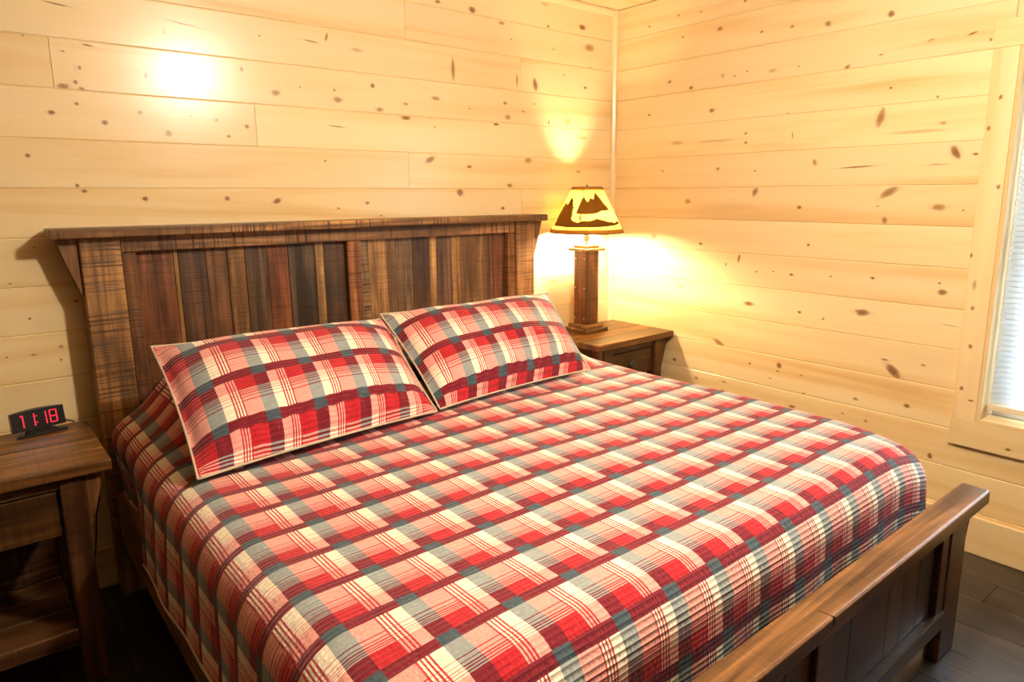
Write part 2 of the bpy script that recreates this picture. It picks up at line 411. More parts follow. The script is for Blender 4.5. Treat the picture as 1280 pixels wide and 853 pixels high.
def dedupe(ks):
    out = []
    for k in ks:
        if all(abs(k[0]-q[0]) > (k[2]+q[2])*.8+.006 or abs(k[1]-q[1]) > (k[3]+q[3])*.8+.006 for q in out): out.append(k)
    return out
kb = pix_knots(K_BACK, 1); kr = [(a, z, ra, rz, d, -t) for (a, z, ra, rz, d, t) in pix_knots(K_RIGHT, 0)]
kb += fill_knots((.1, 1.3), (-4.3, -3.05), 26, None) + fill_knots((1.3, 2.44), (-4.3, -3.15), 20, None)
kr += fill_knots((.1, 2.44), (-4.6, -2.98), 40, None) + fill_knots((.1, .45), (-3, -2.25), 6, None)
kb = dedupe(kb); kr = dedupe(kr)
def px_x(u, v): return on_plane(u, v, 1, 0)[0]
joints = {2: [px_x(64, 80)], 1: [px_x(320, 158)], 0: [px_x(511, 213)], 4: [px_x(506, 26)], 3: [px_x(651, 94)], -1: [px_x(652, 252)],
          -2: [-3.4], -4: [-3.7], -3: [-1.2], -5: [-1.9], -6: [-3.2, -.9], -7: [-1.5], 5: [-1.9]}
wpb = wpos(wall_back)
def wl(o, par):                     # board made in world space -> child of par
    o.parent = par; o.location = Vector(o.location)-par.location
for k in ROWS:
    z0 = Z0+k*PITCHZ; z1 = min(z0+PITCHZ, H+.01)
    if z1-z0 < .02: continue
    cuts = [X_L]+sorted(joints.get(k, []))+[0.0]
    for a, b in zip(cuts, cuts[1:]):
        wl(plank('board', 0, a, b, max(z0, 0), z1, 0, .0125, kb, None, pine(0)), wall_back)
    if z1 <= WZ0 or z0 >= WZ1+.02:
        segs = [(Y_F, -3.1), (-3.1, 0.0)] if k % 2 else [(Y_F, 0.0)]
    else: segs = [(Y_F, WY0-.03), (WY1+.03, 0.0)]
    if z0 < WZ0 < z1 or z0 < WZ1 < z1:
        zz = (max(z0, 0), WZ0-.001) if z0 < WZ0 < z1 else (WZ1+.001, z1)
        if zz[1]-zz[0] > .012: wl(plank('board', 1, WY0-.03, WY1+.03, zz[0], zz[1], 0, .0125, kr, None, pine(1)), wall_right)
    for a, b in segs:
        wl(plank('board', 1, a, b, max(z0, 0), z1, 0, .0125, kr, None, pine(1)), wall_right)
# ceiling boards
y = Y_F
i = 0
cb = {}
while y < -.01:
    y1 = min(y+.164, 0)
    o = box('board', X_L, 0, y+.0005, y1-.0005, H, H+.0125, pine(0), None, .003); wl(o, ceiling)
    y = y1; i += 1
# floor planks along y
FL = NT('dark_grey_brown_laminate'); P = FL.objvec()
g = FL.noise(FL.vmul(P, axis_scale(1, 2.2, 26)), 1, 5, .6, .5); g2 = FL.noise(FL.vmul(P, axis_scale(1, 6, 160)), 1, 3, .6)
fc = FL.ramp(g, [(.3, (.017, .012, .0085)), (.5, (.034, .025, .018)), (.7, (.058, .044, .033))])
fc = FL.mix(FL.math('MULTIPLY', g2, .4), fc, (.023, .018, .014))
tn = FL.math('MULTIPLY_ADD', FL.oi.outputs['Random'], .5, .75)
FL.set(FL.bsdf.inputs['Base Color'], FL.mix(1.0, fc, FL.node('ShaderNodeCombineXYZ', {0: tn, 1: tn, 2: tn}).outputs[0], 'MULTIPLY'))
FL.bsdf.inputs['Specular IOR Level'].default_value = .3; FL.bsdf.inputs['Roughness'].default_value = .42; FL.bump(g, .12, .002)
fm = {}
x = 0.0; r = 0
while x > X_L+.01:
    x1 = max(x-.185, X_L); yy = 0.0; first = (.35, .95, .62, 1.2)[r % 4]
    while yy > Y_F+.01:
        L = first if yy == 0.0 else 1.25
        y1 = max(yy-L, Y_F); key = (round(x-x1, 3), round(yy-y1, 3))
        cx, cy = (x+x1)/2, (yy+y1)/2
        if key not in fm:
            bm = bmesh.new(); bm_box(bm, x1+.0006, x-.0006, y1+.0006, yy-.0006, -.012, 0, (cx, cy, -.006)); fm[key] = finish(bm, 'floor_plank', .0015)
        o = link('plank', fm[key], FL.m, floor, Vector((cx, cy, -.006))-floor.location)
        yy = y1
    x = x1; r += 1

# trims
def world_struct(o): return tag(o, kind='structure')
world_struct(box('baseboard_right', -.015, -.0005, Y_F, -.0005, 0, .160, pine(1), None, .004, 2))
world_struct(box('baseboard_back', X_L, -.0155, -.015, -.0005, 0, .160, pine(0), None, .004, 2))
t1 = [(-.026, 0), (-.022, -.010), (-.016, -.016), (-.010, -.022), (0, -.026), (-.0003, -.0003)]
world_struct(prism('trim_1', t1, 2, .161, H-.001, pine(2), None, .001))
t2 = [(-.0005, H-.002), (-.0005, H-.034), (-.012, H-.034), (-.022, H-.014), (-.024, H-.002)]
world_struct(prism('trim_2', t2, 0, X_L, -.027, pine(0), None, .0015))

# ------------------------------------------------------------------ window and blind
win = tag(empty('window_1', (0, (WY0+WY1)/2, WZ0)), kind='structure')
def wp(o): wl(o, win); return o
ky = [(on_plane(u, v, 0, 0)[1], on_plane(u, v, 0, 0)[2], .006, .009, .85, 0) for u, v in
      ((1215.7,319),(1217.8,385),(1215,432.5),(1204,484.6),(1253,122),(1238,161),(1250,234),(1238,50))]
ky += [(on_plane(1220, 356, 0, 0)[1], on_plane(1220, 356, 0, 0)[2], .007, .022, .4, 0), (on_plane(1262, 561, 0, 0)[1], on_plane(1262, 561, 0, 0)[2], .009, .006, .9, 0),
       (on_plane(1215.6, 500, 0, 0)[1], on_plane(1215.6, 500, 0, 0)[2], .010, .004, .9, 0)]
CW = .085
wp(plank('casing', 1, WY1, WY1+CW, WZ0, WZ1, -.018, .0175, ky, None, pine(2), ch=.0015))
wp(plank('casing', 1, WY0-CW, WY0, WZ0, WZ1, -.018, .0175, [], None, pine(2), ch=.0015))
wp(plank('casing', 1, WY0-CW-.004, WY1+CW+.004, WZ0-.108, WZ0-.0005, -.019, .0185, ky, None, pine(1), ch=.0015))
wp(plank('casing', 1, WY0-CW-.004, WY1+CW+.004, WZ1+.0005, WZ1+.10, -.019, .0185, ky, None, pine(1), ch=.0015))
JM = pine(2)
wp(box('jamb', -.0175, .15, WY1-.016, WY1-.0005, WZ0, WZ1, JM, None, .0015))
wp(box('jamb', -.0175, .15, WY0+.0005, WY0+.016, WZ0, WZ1, JM, None, .0015))
wp(box('sill', -.0175, .15, WY0+.0165, WY1-.0165, WZ0+.0005, WZ0+.016, pine(1), None, .0015))
wp(box('head_jamb', -.0175, .15, WY0+.0165, WY1-.0165, WZ1-.016, WZ1-.0005, pine(1), None, .0015))
bm = bmesh.new(); a, b, c, d = WY0+.017, WY1-.017, WZ0+.017, WZ1-.017; zm = (c+d)/2
for q in ((.09, .13, a, a+.085, c, d), (.09, .13, b-.085, b, c, d), (.09, .13, a+.0851, b-.0851, c, c+.045), (.09, .13, a+.0851, b-.0851, d-.04, d), (.085, .125, a+.0851, b-.0851, zm-.022, zm+.022)):
    bm_box(bm, *q)
wp(link('sash', finish(bm, 'sash'), WHITE))
G = NT('clear_window_glass'); G.bsdf.inputs['Transmission Weight'].default_value = 1; G.bsdf.inputs['Roughness'].default_value = 0; G.bsdf.inputs['IOR'].default_value = 1.02
tr = G.node('ShaderNodeBsdfTransparent'); gl = G.node('ShaderNodeBsdfGlossy', {'Roughness': .02}); mx = G.node('ShaderNodeMixShader', {0: .06})
G.t.links.new(tr.outputs[0], mx.inputs[1]); G.t.links.new(gl.outputs[0], mx.inputs[2]); G.t.links.new(mx.outputs[0], G.out.inputs[0])
wp(box('pane', .105, .109, a+.083, b-.083, c+.044, zm-.021, G.m, None, 0))
wp(box('pane', .105, .109, a+.083, b-.083, zm+.021, d-.039, G.m, None, 0))

blind = tag(empty('window_blind', (.05, (WY0+WY1)/2, WZ0+.05)), 'white horizontal slatted blind hanging in the pine-framed window', 'blind')
bl_y0, bl_y1 = WY0+.03, WY1-.028
def bp(o): wl(o, blind); return o
bp(box('head_rail', .03, .07, bl_y0, bl_y1, WZ1-.05, WZ1-.017, WHITE, None, .003))
bp(box('bottom_rail', .034, .066, bl_y0, bl_y1, WZ0+.048, WZ0+.072, plain('cream_rail', (.74, .66, .48), .5), None, .004, 2))
bm = bmesh.new(); n = 5; L = bl_y1-bl_y0; vs = []
for i in range(n+1):
    t = -1+2*i/n; xx = t*.0125; zz = .0022*(1-t*t)
    a_ = math.radians(36); X = xx*math.cos(a_)-zz*math.sin(a_); Z = xx*math.sin(a_)+zz*math.cos(a_)
    vs.append((bm.verts.new((X, -L/2, Z)), bm.verts.new((X, L/2, Z))))
for A, B in zip(vs, vs[1:]): bm.faces.new((A[0], B[0], B[1], A[1]))
bmesh.ops.solidify(bm, geom=bm.faces[:], thickness=.0006)
slat_me = finish(bm, 'slat', smooth=False)
z = WZ0+.088
while z < WZ1-.06:
    bp(link('slat', slat_me, SLATM, None, (.05, (bl_y0+bl_y1)/2, z))); z += .0212
for yy in (bl_y1-.10, (bl_y0+bl_y1)/2, bl_y0+.10):
    bp(tube('ladder_cord', [(.037, yy, WZ0+.07), (.037, yy, WZ1-.05)], .0008, WHITE, None, 4))

# ------------------------------------------------------------------ the bed
TAN, BRN, RED, GRYB, DRK, OAK = (.30, .165, .075), (.19, .095, .042), (.20, .080, .034), (.150, .095, .058), (.085, .046, .026), (.36, .20, .085)
BX = -1.7155
bed = tag(empty('bed', (BX, -1.15, 0)), 'king bed frame of rustic reclaimed brown wood with plank headboard and low footboard', 'bed')
def b(o): wl(o, bed); return o
HB_F = -.12
# headboard
b(box('headboard_cap', -2.800, -.655, -.165, -.022, 1.320, 1.352, barn(0, 1.0), None, .006, 2, color=(.32, .185, .082)))
for (x0, x1, c, ax) in ((-2.717, -2.595, (.30, .17, .075), 2), (-.834, -.712, (.33, .185, .085), 2)):
    b(box('headboard_post', x0, x1, HB_F, -.025, 0, 1.3195, barn(2, .8), None, .004, 1, color=c))
for s, xp in ((-1, -2.7175), (1, -.7115)):
    pts = [(xp, 1.319), (xp+s*.066, 1.319), (xp+s*.050, 1.27), (xp+s*.030, 1.20), (xp+s*.008, 1.13), (xp, 1.12)]
    b(prism('headboard_corbel', pts, 1, -.105, -.055, barn(2, .7), None, .002, color=(.23, .125, .06)))
b(box('headboard_rail', -2.5945, -.8345, HB_F+.008, -.05, 1.264, 1.3195, barn(0, .9), None, .003, 1, color=(.25, .14, .068)))
b(box('headboard_rail', -2.5945, -.8345, HB_F+.008, -.05, .30, .42, barn(0, .5), None, .003, 1, color=BRN))
for x0, x1, c in ((-2.5945, -2.549, (.22, .10, .038)), (-1.752, -1.690, (.24, .105, .045)), (-.880, -.8345, (.25, .12, .05))):
    b(box('headboard_stile', x0, x1, HB_F+.010, -.05, .4205, 1.2635, barn(2, .75), None, .003, 1, color=c))
HBB = [(-2.549, -2.424, (.150, .060, .026)), (-2.424, -2.408, (.34, .20, .075)), (-2.408, -2.312, (.085, .045, .024)), (-2.312, -2.235, (.17, .085, .038)), (-2.235, -2.168, (.23, .125, .05)),
       (-2.168, -2.080, (.105, .066, .038)), (-2.080, -1.997, (.20, .074, .030)), (-1.997, -1.884, (.082, .060, .042)), (-1.884, -1.846, (.34, .215, .095)), (-1.846, -1.752, (.088, .055, .040)),
       (-1.690, -1.640, (.22, .15, .09)), (-1.640, -1.507, (.35, .215, .105)), (-1.507, -1.418, (.205, .145, .092)), (-1.418, -1.330, (.115, .066, .046)), (-1.330, -1.288, (.34, .215, .10)),
       (-1.288, -1.202, (.135, .082, .058)), (-1.202, -1.174, (.36, .225, .095)), (-1.174, -1.058, (.25, .145, .064)), (-1.058, -.976, (.165, .10, .056)), (-.976, -.880, (.185, .082, .042))]
for i, (x0, x1, c) in enumerate(HBB):
    pr_ = .004 if i == 10 else .0
    b(box('headboard_board', x0+.0007, x1-.0007, -.078-pr_-.0012*(i % 3), -.052, .4205, 1.2635, barn(2, .35 if i != 10 else 1.0), None, .0012, 1, color=c))
# footboard
FB_F = -2.222
pts = [(-2.176, .4955), (-2.176, .5375), (-2.179, .5405), (-2.2525, .5405), (-2.258, .5355), (-2.258, .4985), (-2.255, .4955)]
b(prism('footboard_cap', pts, 0, 2*BX+.665, -.665, barn(0, .25, .33), None, .0015, color=(.165, .088, .040)))
b(prism('crack', [(-1.672, -2.2235), (-1.668, -2.2600), (-1.6655, -2.2600), (-1.670, -2.2235)], 2, .5200, .5411, plain('dark_split', (.012, .007, .004), .8), None, 0))
for x0, x1 in ((-.845, -.715), (2*BX+.715, 2*BX+.845)):
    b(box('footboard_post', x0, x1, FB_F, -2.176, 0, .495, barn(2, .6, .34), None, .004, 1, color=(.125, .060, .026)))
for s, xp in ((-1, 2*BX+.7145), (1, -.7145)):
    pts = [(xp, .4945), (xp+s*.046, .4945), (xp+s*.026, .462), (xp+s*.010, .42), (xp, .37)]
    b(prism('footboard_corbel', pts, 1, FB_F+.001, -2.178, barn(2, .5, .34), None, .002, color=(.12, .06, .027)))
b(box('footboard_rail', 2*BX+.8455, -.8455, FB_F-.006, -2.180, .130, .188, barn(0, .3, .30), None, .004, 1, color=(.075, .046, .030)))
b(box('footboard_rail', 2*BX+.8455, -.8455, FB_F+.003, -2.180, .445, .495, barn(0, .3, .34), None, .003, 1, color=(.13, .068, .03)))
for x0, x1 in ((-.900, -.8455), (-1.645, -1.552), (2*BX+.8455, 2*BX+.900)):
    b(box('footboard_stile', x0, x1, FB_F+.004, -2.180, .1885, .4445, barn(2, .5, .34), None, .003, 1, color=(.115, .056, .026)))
FBB = [(-2.531, -2.42), (-2.42, -2.30), (-2.30, -2.21), (-2.21, -2.08), (-2.08, -1.96), (-1.96, -1.86), (-1.86, -1.76), (-1.76, -1.645), (-1.552, -1.448), (-1.448, -1.225), (-1.225, -1.13), (-1.13, -1.02), (-1.02, -.90)]
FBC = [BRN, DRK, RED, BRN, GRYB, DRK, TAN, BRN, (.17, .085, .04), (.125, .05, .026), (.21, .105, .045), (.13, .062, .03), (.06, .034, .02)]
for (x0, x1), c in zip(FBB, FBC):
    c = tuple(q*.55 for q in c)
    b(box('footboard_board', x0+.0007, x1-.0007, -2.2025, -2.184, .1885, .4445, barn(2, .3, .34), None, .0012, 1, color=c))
for s in (-1, 1):
    xe = BX+s*.985
    b(box('side_rail', min(xe, xe-s*.04), max(xe, xe-s*.04), -2.1755, -.1205, .205, .40, barn(1, .5), None, .003, 1, color=(.26, .15, .065)))
b(box('mattress', BX-.955, BX+.955, -2.085, -.135, .36, .655, SHEET, None, .05, 3))
b(lathe('bolt_cap', [(.0, 0), (.006, 0), (.006, .004), (.004, .007), (0, .008)], STEEL, None, 10, (-.7148, -2.205, .09), False)).rotation_euler = (0, math.radians(90), 0)

# ------------------------------------------------------------------ quilt
QC = -1.711; HWID = .985; RAD = .10; ZT = .686; YF = -2.118; YH = -.132
PU, PV = .1475, .1445
def bulge(x, y):
    """Sleeping pillows lie under the head end."""
    t = min(1, max(0, (y+.86)/.42)); f = t*t*(3-2*t)
    e = min(1, max(0, (.93-abs(x-QC))/.20)); g_ = e*e*(3-2*e)
    return .150*f*g_
def prof(d):
    """distance beyond the flat top -> (outward, drop)"""
    if d <= 0: return 0, 0
    L = RAD*math.pi/2
    if d < L: a = d/RAD; return RAD*math.sin(a), RAD*(1-math.cos(a))
    return RAD+(d-L)*.05, RAD+(d-L)
def quilt_point(s, t):
    """s across from the centre line, t from the head towards the foot (metres of cloth)."""
    fx = HWID-RAD; fy = (YH-YF)-RAD
    dx = max(0, abs(s)-fx); dy = max(0, t-fy); d = math.hypot(dx, dy)
    sg = 1 if s >= 0 else -1
    o, dr = prof(d)
    if d > 0: ux, uy = dx/d, dy/d
    else: ux = uy = 0
    x = QC+sg*(min(abs(s), fx)+o*ux); y = YH-(min(t, fy)+o*uy)
    z = ZT-dr
    k = min(1, max(0, (dr-.05)/.2))
    if dx > 0 and dy == 0:
        x += sg*(.005*math.sin(y*7+1.3)+.0025*math.sin(y*19))*k
        if y > -.62: x -= sg*.035*min(1, (y+.62)/.25)*k
    elif dy > 0 and dx == 0: y += .004*math.sin(x*17)*k
    if dx == 0 or dr < .3:
        hb = bulge(x, y); z += hb
        z -= .045*math.exp(-((x-QC-sg*HWID)**2+(y-YF)**2)/.030)
        z += .004*math.sin(x*5.1+y*3)*math.sin(y*6.3+1)*(1-k)
    return x, y, z
def build_quilt():
    drop = .40; S0 = HWID-RAD+drop; T1 = (YH-YF)-RAD+.42
    ns = 150; nt = int(T1/.0031)
    vs = []; uvs = []; ums = []
    for j in range(nt+1):
        t = T1*j/nt
        for i in range(ns+1):
            s = -S0+2*S0*i/ns
            if t < .5:                         # head corner of the side hangs lower
                ex = .09*(1-max(0, t-.28)/.22) if t > .28 else .09
                if abs(s) > HWID-RAD: s *= 1+ex*((abs(s)-(HWID-RAD))/drop)/S0
            x, y, z = quilt_point(s, t)
            vs.append((x, y, z)); ums.append((s, t))
            uvs.append(((s+QC+2.319)/PU, (YH-t+1.945)/PV))
    # channel quilting as real relief
    import numpy as np
    V = np.array(vs).reshape(nt+1, ns+1, 3)
    du = np.gradient(V, axis=1); dt = np.gradient(V, axis=0); N = np.cross(du, dt); N /= np.linalg.norm(N, axis=2, keepdims=True)+1e-9
    if N[nt//3, ns//2, 2] < 0: N = -N
    t = np.array(ums).reshape(nt+1, ns+1, 2)[:, :, 1:2]
    V = V+N*(.0009*np.abs(np.sin(np.pi*t/.0125))**.7+.006)
    faces = [(j*(ns+1)+i, j*(ns+1)+i+1, (j+1)*(ns+1)+i+1, (j+1)*(ns+1)+i) for j in range(nt) for i in range(ns)]
    c = Vector((QC, -1.15, .686))
    me = bpy.data.meshes.new('quilt'); me.from_pydata([tuple(v) for v in (V.reshape(-1, 3)-np.array(c))], [], faces)
    a_ = me.uv_layers.new(name='cloth'); m_ = me.uv_layers.new(name='cloth_m')
    idx = [l.vertex_index for l in me.loops]
    # the repeat is turned round on the bed: blue, red, lines, cream to the right
    a_.data.foreach_set('uv', [q for k in idx for q in (-uvs[k][0]+.15, uvs[k][1]+.09)])
    m_.data.foreach_set('uv', [q for k in idx for q in ums[k]])
    for p in me.polygons: p.use_smooth = True
    me.materials.append(PLAID)
    q = bpy.data.objects.new('quilt', me); C.objects.link(q); q.location = c
    tag(q, 'red plaid quilt with cream and slate checks spread over the king bed', 'quilt')
    V2 = V
    def edge(name, pts):
        o = tube(name, pts, .0045, CREAM_BIND, None, 6); wl(o, q)
    edge('binding', [tuple(V2[j, 0]) for j in range(0, nt+1, 6)])
    edge('binding', [tuple(V2[j, ns]) for j in range(0, nt+1, 6)])
    edge('binding', [tuple(V2[nt, i]) for i in range(0, ns+1, 2)])
    return q
quilt = build_quilt()

# ------------------------------------------------------------------ pillow shams
def sham(corners, label, phase, seed, T=.105):
    """corners BL, BR, TR, TL of the flat sham, leaning on the head end of the quilt"""
    import numpy as np
    BL, BR, TR, TL = [np.array(c, float) for c in corners]
    W = (np.linalg.norm(BR-BL)+np.linalg.norm(TR-TL))/2; Hh = (np.linalg.norm(TL-BL)+np.linalg.norm(TR-BR))/2
    nrm = np.cross(BR-BL, TL-BL); nrm /= np.linalg.norm(nrm)
    cen = (BL+BR+TR+TL)/4
    nu, nv = 96, 64; rnd = random.Random(seed)
    ph = [rnd.uniform(0, 6.28) for _ in range(8)]
    def surf(side):
        P = np.zeros((nv+1, nu+1, 3)); U = np.zeros((nv+1, nu+1, 2))
        for j in range(nv+1):
            for i in range(nu+1):
                u = -1+2*i/nu; v = -1+2*j/nv
                uu = u*(1-.030*(1-v*v)); vv = v*(1-.045*(1-u*u))
                a, c_ = (uu+1)/2, (vv+1)/2
                p = (1-c_)*((1-a)*BL+a*BR)+c_*((1-a)*TL+a*TR)
                eu = max(0, 1-(abs(u)/.965)**3.2); ev = max(0, 1-(abs(v)/.95)**2.8)
                th = T*(eu*ev)**.55
                if side > 0:
                    f = (1-abs(u)**6)*(1-abs(v)**6)
                    th += .0055*math.sin(u*6.1+ph[0]+v*2)*math.sin(v*3.7+ph[1])*f
                    pk = max(0, 1-abs(v+.78)/.25)              # gathers near the lower hem
                    th += .0045*pk*math.sin(u*46+3*math.sin(v*9+ph[2]))*f
                    P[j, i] = p+nrm*(th*1.0+.001)
                else: P[j, i] = p-nrm*(th*.62+.001)
                U[j, i] = ((a)*W, c_*Hh)
        return P, U
    vs = []; fs = []; uv = []
    for side in (1, -1):
        P, U = surf(side); o0 = len(vs)
        if side > 0:
            t = U[:, :, 1:2]; P = P+nrm*(.0012*np.abs(np.sin(np.pi*t/.0125))**.7)
            rim = [P[0, i] for i in range(nu+1)]+[P[j, nu] for j in range(1, nv+1)]+[P[nv, i] for i in range(nu-1, -1, -1)]+[P[j, 0] for j in range(nv-1, 0, -1)]
        for q in (P-cen).reshape(-1, 3): vs.append(tuple(q))
        uv += [tuple(q) for q in U.reshape(-1, 2)]
        for j in range(nv):
            for i in range(nu):
                k = o0+j*(nu+1)+i; f = (k, k+1, k+nu+2, k+nu+1)
                fs.append(f if side > 0 else f[::-1])
    me = bpy.data.meshes.new('pillow_sham'); me.from_pydata(vs, [], fs)
    a_ = me.uv_layers.new(name='cloth'); m_ = me.uv_layers.new(name='cloth_m'); idx = [l.vertex_index for l in me.loops]
    a_.data.foreach_set('uv', [q for k in idx for q in ((uv[k][0]-phase[0])/.152+.15, -(uv[k][1]-phase[1])/.172+.09)])
    m_.data.foreach_set('uv', [q for k in idx for q in uv[k]])
    for p in me.polygons: p.use_smooth = True
    me.materials.append(PLAID)
    o = bpy.data.objects.new('pillow_sham', me); C.objects.link(o); o.location = Vector(cen)
    tag(o, label, 'pillow', 'plaid shams at the head of the bed')
    wl(tube('piping', [tuple(q) for q in rim], .0036, CREAM_BIND, None, 6, True), o)
    return o
sham([(-2.622, -.975, .712), (-1.815, -.885, .708), (-1.765, -.445, .975), (-2.600, -.455, .985)],
     'red plaid pillow nearest the alarm clock, with a pale piped edge', (.084, .44), 3)
sham([(-1.800, -.880, .712), (-1.010, -.835, .712), (-.905, -.440, .992), (-1.785, -.440, .992)],
     'red plaid pillow leaning beside the lit table lamp', (.015, .40), 5)

# ------------------------------------------------------------------ nightstands
def nightstand(loc, label):
    """origin at the floor, right rear corner of the top; x to the left is negative, y to the front negative"""
    Wd, D, Ht = .600, .470, .700
    n = tag(empty('nightstand', loc), label, 'nightstand', 'matching nightstands beside the bed')
    ths = [0, .115, .225, .345, D]
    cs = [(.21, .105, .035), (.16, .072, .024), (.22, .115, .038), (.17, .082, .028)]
    for (y0, y1), c in zip(zip(ths, ths[1:]), cs):
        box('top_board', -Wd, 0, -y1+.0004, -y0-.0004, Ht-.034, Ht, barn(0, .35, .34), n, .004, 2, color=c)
    xr, xl = -.069, -Wd+.069
    for x0 in (xr-.063, xl):
        for y0, y1 in ((-D+.024, -D+.082), (-.080, -.022)):
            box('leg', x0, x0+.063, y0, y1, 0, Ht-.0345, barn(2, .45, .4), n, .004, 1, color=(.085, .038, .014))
    for s, xp in ((1, xr+.0003), (-1, xl-.0003)):
        pts = [(xp, Ht-.0345), (xp+s*.046, Ht-.0345), (xp+s*.036, Ht-.09), (xp+s*.016, Ht-.165), (xp, Ht-.215)]
        prism('corbel', pts, 1, -D+.030, -D+.072, barn(2, .4), n, .002, color=(.15, .072, .028))
    xi0, xi1 = xl+.0635, xr-.0635
    box('apron', xi0, xi1, -D+.034, -D+.062, Ht-.072, Ht-.0345, barn(0, .3), n, .002, 1, color=(.10, .055, .028))
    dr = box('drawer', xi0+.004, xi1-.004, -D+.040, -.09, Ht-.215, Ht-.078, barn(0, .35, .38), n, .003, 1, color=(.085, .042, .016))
    cx = (xi0+xi1)/2; yf = -D+.040; zc = Ht-.150
    plate = lathe('pull_plate', [(0, 0), (.017, 0), (.016, .003), (.012, .005), (0, .005)], IRON, None, 20, (cx, yf, zc), False)
    plate.parent = dr; plate.location = Vector((cx, yf, zc))-dr.location; plate.rotation_euler = (math.radians(90), 0, 0); plate.scale = (1.35, 1, 1)
    pts = [Vector((cx, yf-.004, zc))+Vector((.019*math.cos(a), -.007-.006*math.sin(-a), .019*math.sin(a)*1.05)) for a in [math.pi*(1+k/14) for k in range(15)]]
    bl = tube('pull_ring', [(cx-.019, yf, zc+.004)]+[tuple(p) for p in pts]+[(cx+.019, yf, zc+.004)], .003, IRON, None, 8)
    bl.parent = dr; bl.location = bl.location-dr.location
    for x0 in (xi0-.045, xi1+.030):
        box('side_panel', x0, x0+.015, -D+.083, -.081, Ht-.23, Ht-.035, barn(1, .3), n, .002, 1, color=(.09, .045, .02))
    z = .188
    for h_, c in ((.15, (.09, .045, .02)), (.13, (.075, .045, .026)), (.155, (.08, .042, .019))):
        box('back_board', xi0, xi1, -.060, -.045, z+.0005, z+h_-.0005, barn(0, .4), n, .0015, 1, color=c); z += h_
    for y0, y1, c in ((-D+.030, -D+.17, (.09, .045, .02)), (-D+.171, -D+.30, (.11, .058, .026)), (-D+.301, -.062, (.09, .045, .02))):
        box('shelf_board', xi0, xi1, y0, y1, .135, .187, barn(0, .3), n, .003, 1, color=c)
    return n
nightstand((-.010, -.026, 0), 'rustic wooden nightstand in the room corner with the lit table lamp on it')
nightstand((-2.765, -.140, 0), 'rustic wooden nightstand carrying the digital alarm clock')

# ------------------------------------------------------------------ table lamp
LX, LY, LZ = -.370, -.160, .7003
lamp = tag(empty('table_lamp', (LX, LY, LZ)), 'lit table lamp with square wooden column and mountain silhouette shade', 'lamp')
def sq(name, w, z0, z1, mat, c, bv=.003): return box(name, -w/2, w/2, -w/2, w/2, z0, z1, mat, lamp, bv, 1, color=c)
sq('base', .178, 0, .022, barn(0, .2), (.20, .115, .05))
sq('base_step', .142, .0222, .042, barn(0, .2), (.19, .105, .045))
col_ = sq('column', .098, .0422, .447, barn(2, .55), (.17, .068, .028), .004)
for z in (.075, .245, .405):
    for yy in (-.034, .034):
        nl = lathe('nail', [(0, 0), (.0035, 0), (.0028, .0016), (0, .002)], STEEL, None, 8, (0, 0, 0), False)
        nl.parent = col_; nl.location = (-.0488, yy, z-.2446); nl.rotation_euler = (0, math.radians(-90), 0)
sq('column_cap', .146, .4472, .463, barn(0, .2), (.26, .16, .08))
sq('cap_step', .100, .4632, .480, barn(0, .2), (.26, .16, .08))
RB, RT, ZB, ZTP = .200, .080, .548, .790
lathe('stem', [(.006, .4802), (.006, .51)], STEEL, lamp, 10)
lathe('socket', [(.014, .500), (.017, .505), (.017, .550), (.013, .557)], STEEL, lamp, 14)
BULB = NT('glowing_bulb'); em = BULB.node('ShaderNodeEmission', {'Color': (1, .80, .50, 1), 'Strength': 1150.0}); BULB.t.links.new(em.outputs[0], BULB.out.inputs[0])
lathe('bulb', [(.002, .557), (.013, .559), (.016, .575), (.028, .600), (.031, .620), (.026, .641), (.012, .655), (.001, .658)], BULB.m, lamp, 20, caps=False)
# harp and finial
hp = []
for k in range(21):
    a = math.pi*k/20
    hp.append((.058*math.cos(a), 0, .590+.199*math.sin(a)))
tube('harp', [(.012, 0, .515)]+[(h_[0], 0, h_[2]) for h_ in hp]+[(-.012, 0, .515)], .0018, STEEL, lamp, 6)
lathe('finial', [(.002, .789), (.005, .791), (.006, .797), (.003, .803), (.0005, .806)], IRON, lamp, 10)
SH = NT('parchment_lamp_shade')
P = SH.objvec(); nz = SH.noise(P, 9, 3, .5)
shc = SH.mix(nz, (.80, .60, .10), (.86, .68, .14))
df = SH.node('ShaderNodeBsdfDiffuse', {'Color': shc}); tl = SH.node('ShaderNodeBsdfTranslucent', {'Color': SH.mix(nz, (.34, .205, .013), (.39, .245, .020))}); mx = SH.node('ShaderNodeMixShader', {0: .50})
SH.t.links.new(df.outputs[0], mx.inputs[1]); SH.t.links.new(tl.outputs[0], mx.inputs[2]); SH.t.links.new(mx.outputs[0], SH.out.inputs[0])
SI = NT('brown_silhouette_paper'); sic = (.060, .030, .012, 1)
df = SI.node('ShaderNodeBsdfDiffuse', {'Color': sic}); tl = SI.node('ShaderNodeBsdfTranslucent', {'Color': (.055, .028, .009, 1)}); mx = SI.node('ShaderNodeMixShader', {0: .25})
SI.t.links.new(df.outputs[0], mx.inputs[1]); SI.t.links.new(tl.outputs[0], mx.inputs[2]); SI.t.links.new(mx.outputs[0], SI.out.inputs[0])
LACE = plain('tan_leather_lacing', (.20, .075, .02), .6)
shade = lathe('shade', [(RB, ZB), (RT, ZTP)], SH.m, lamp, 96, caps=False)
def cone_pt(phi, h, off=.0):
    """phi from the direction of the room, h 0 at the lower rim"""
    R = RB+(RT-RB)*h+off; a = math.radians(-135)+phi
    return Vector((R*math.cos(a), R*math.sin(a), ZB+(ZTP-ZB)*h+off*.45))
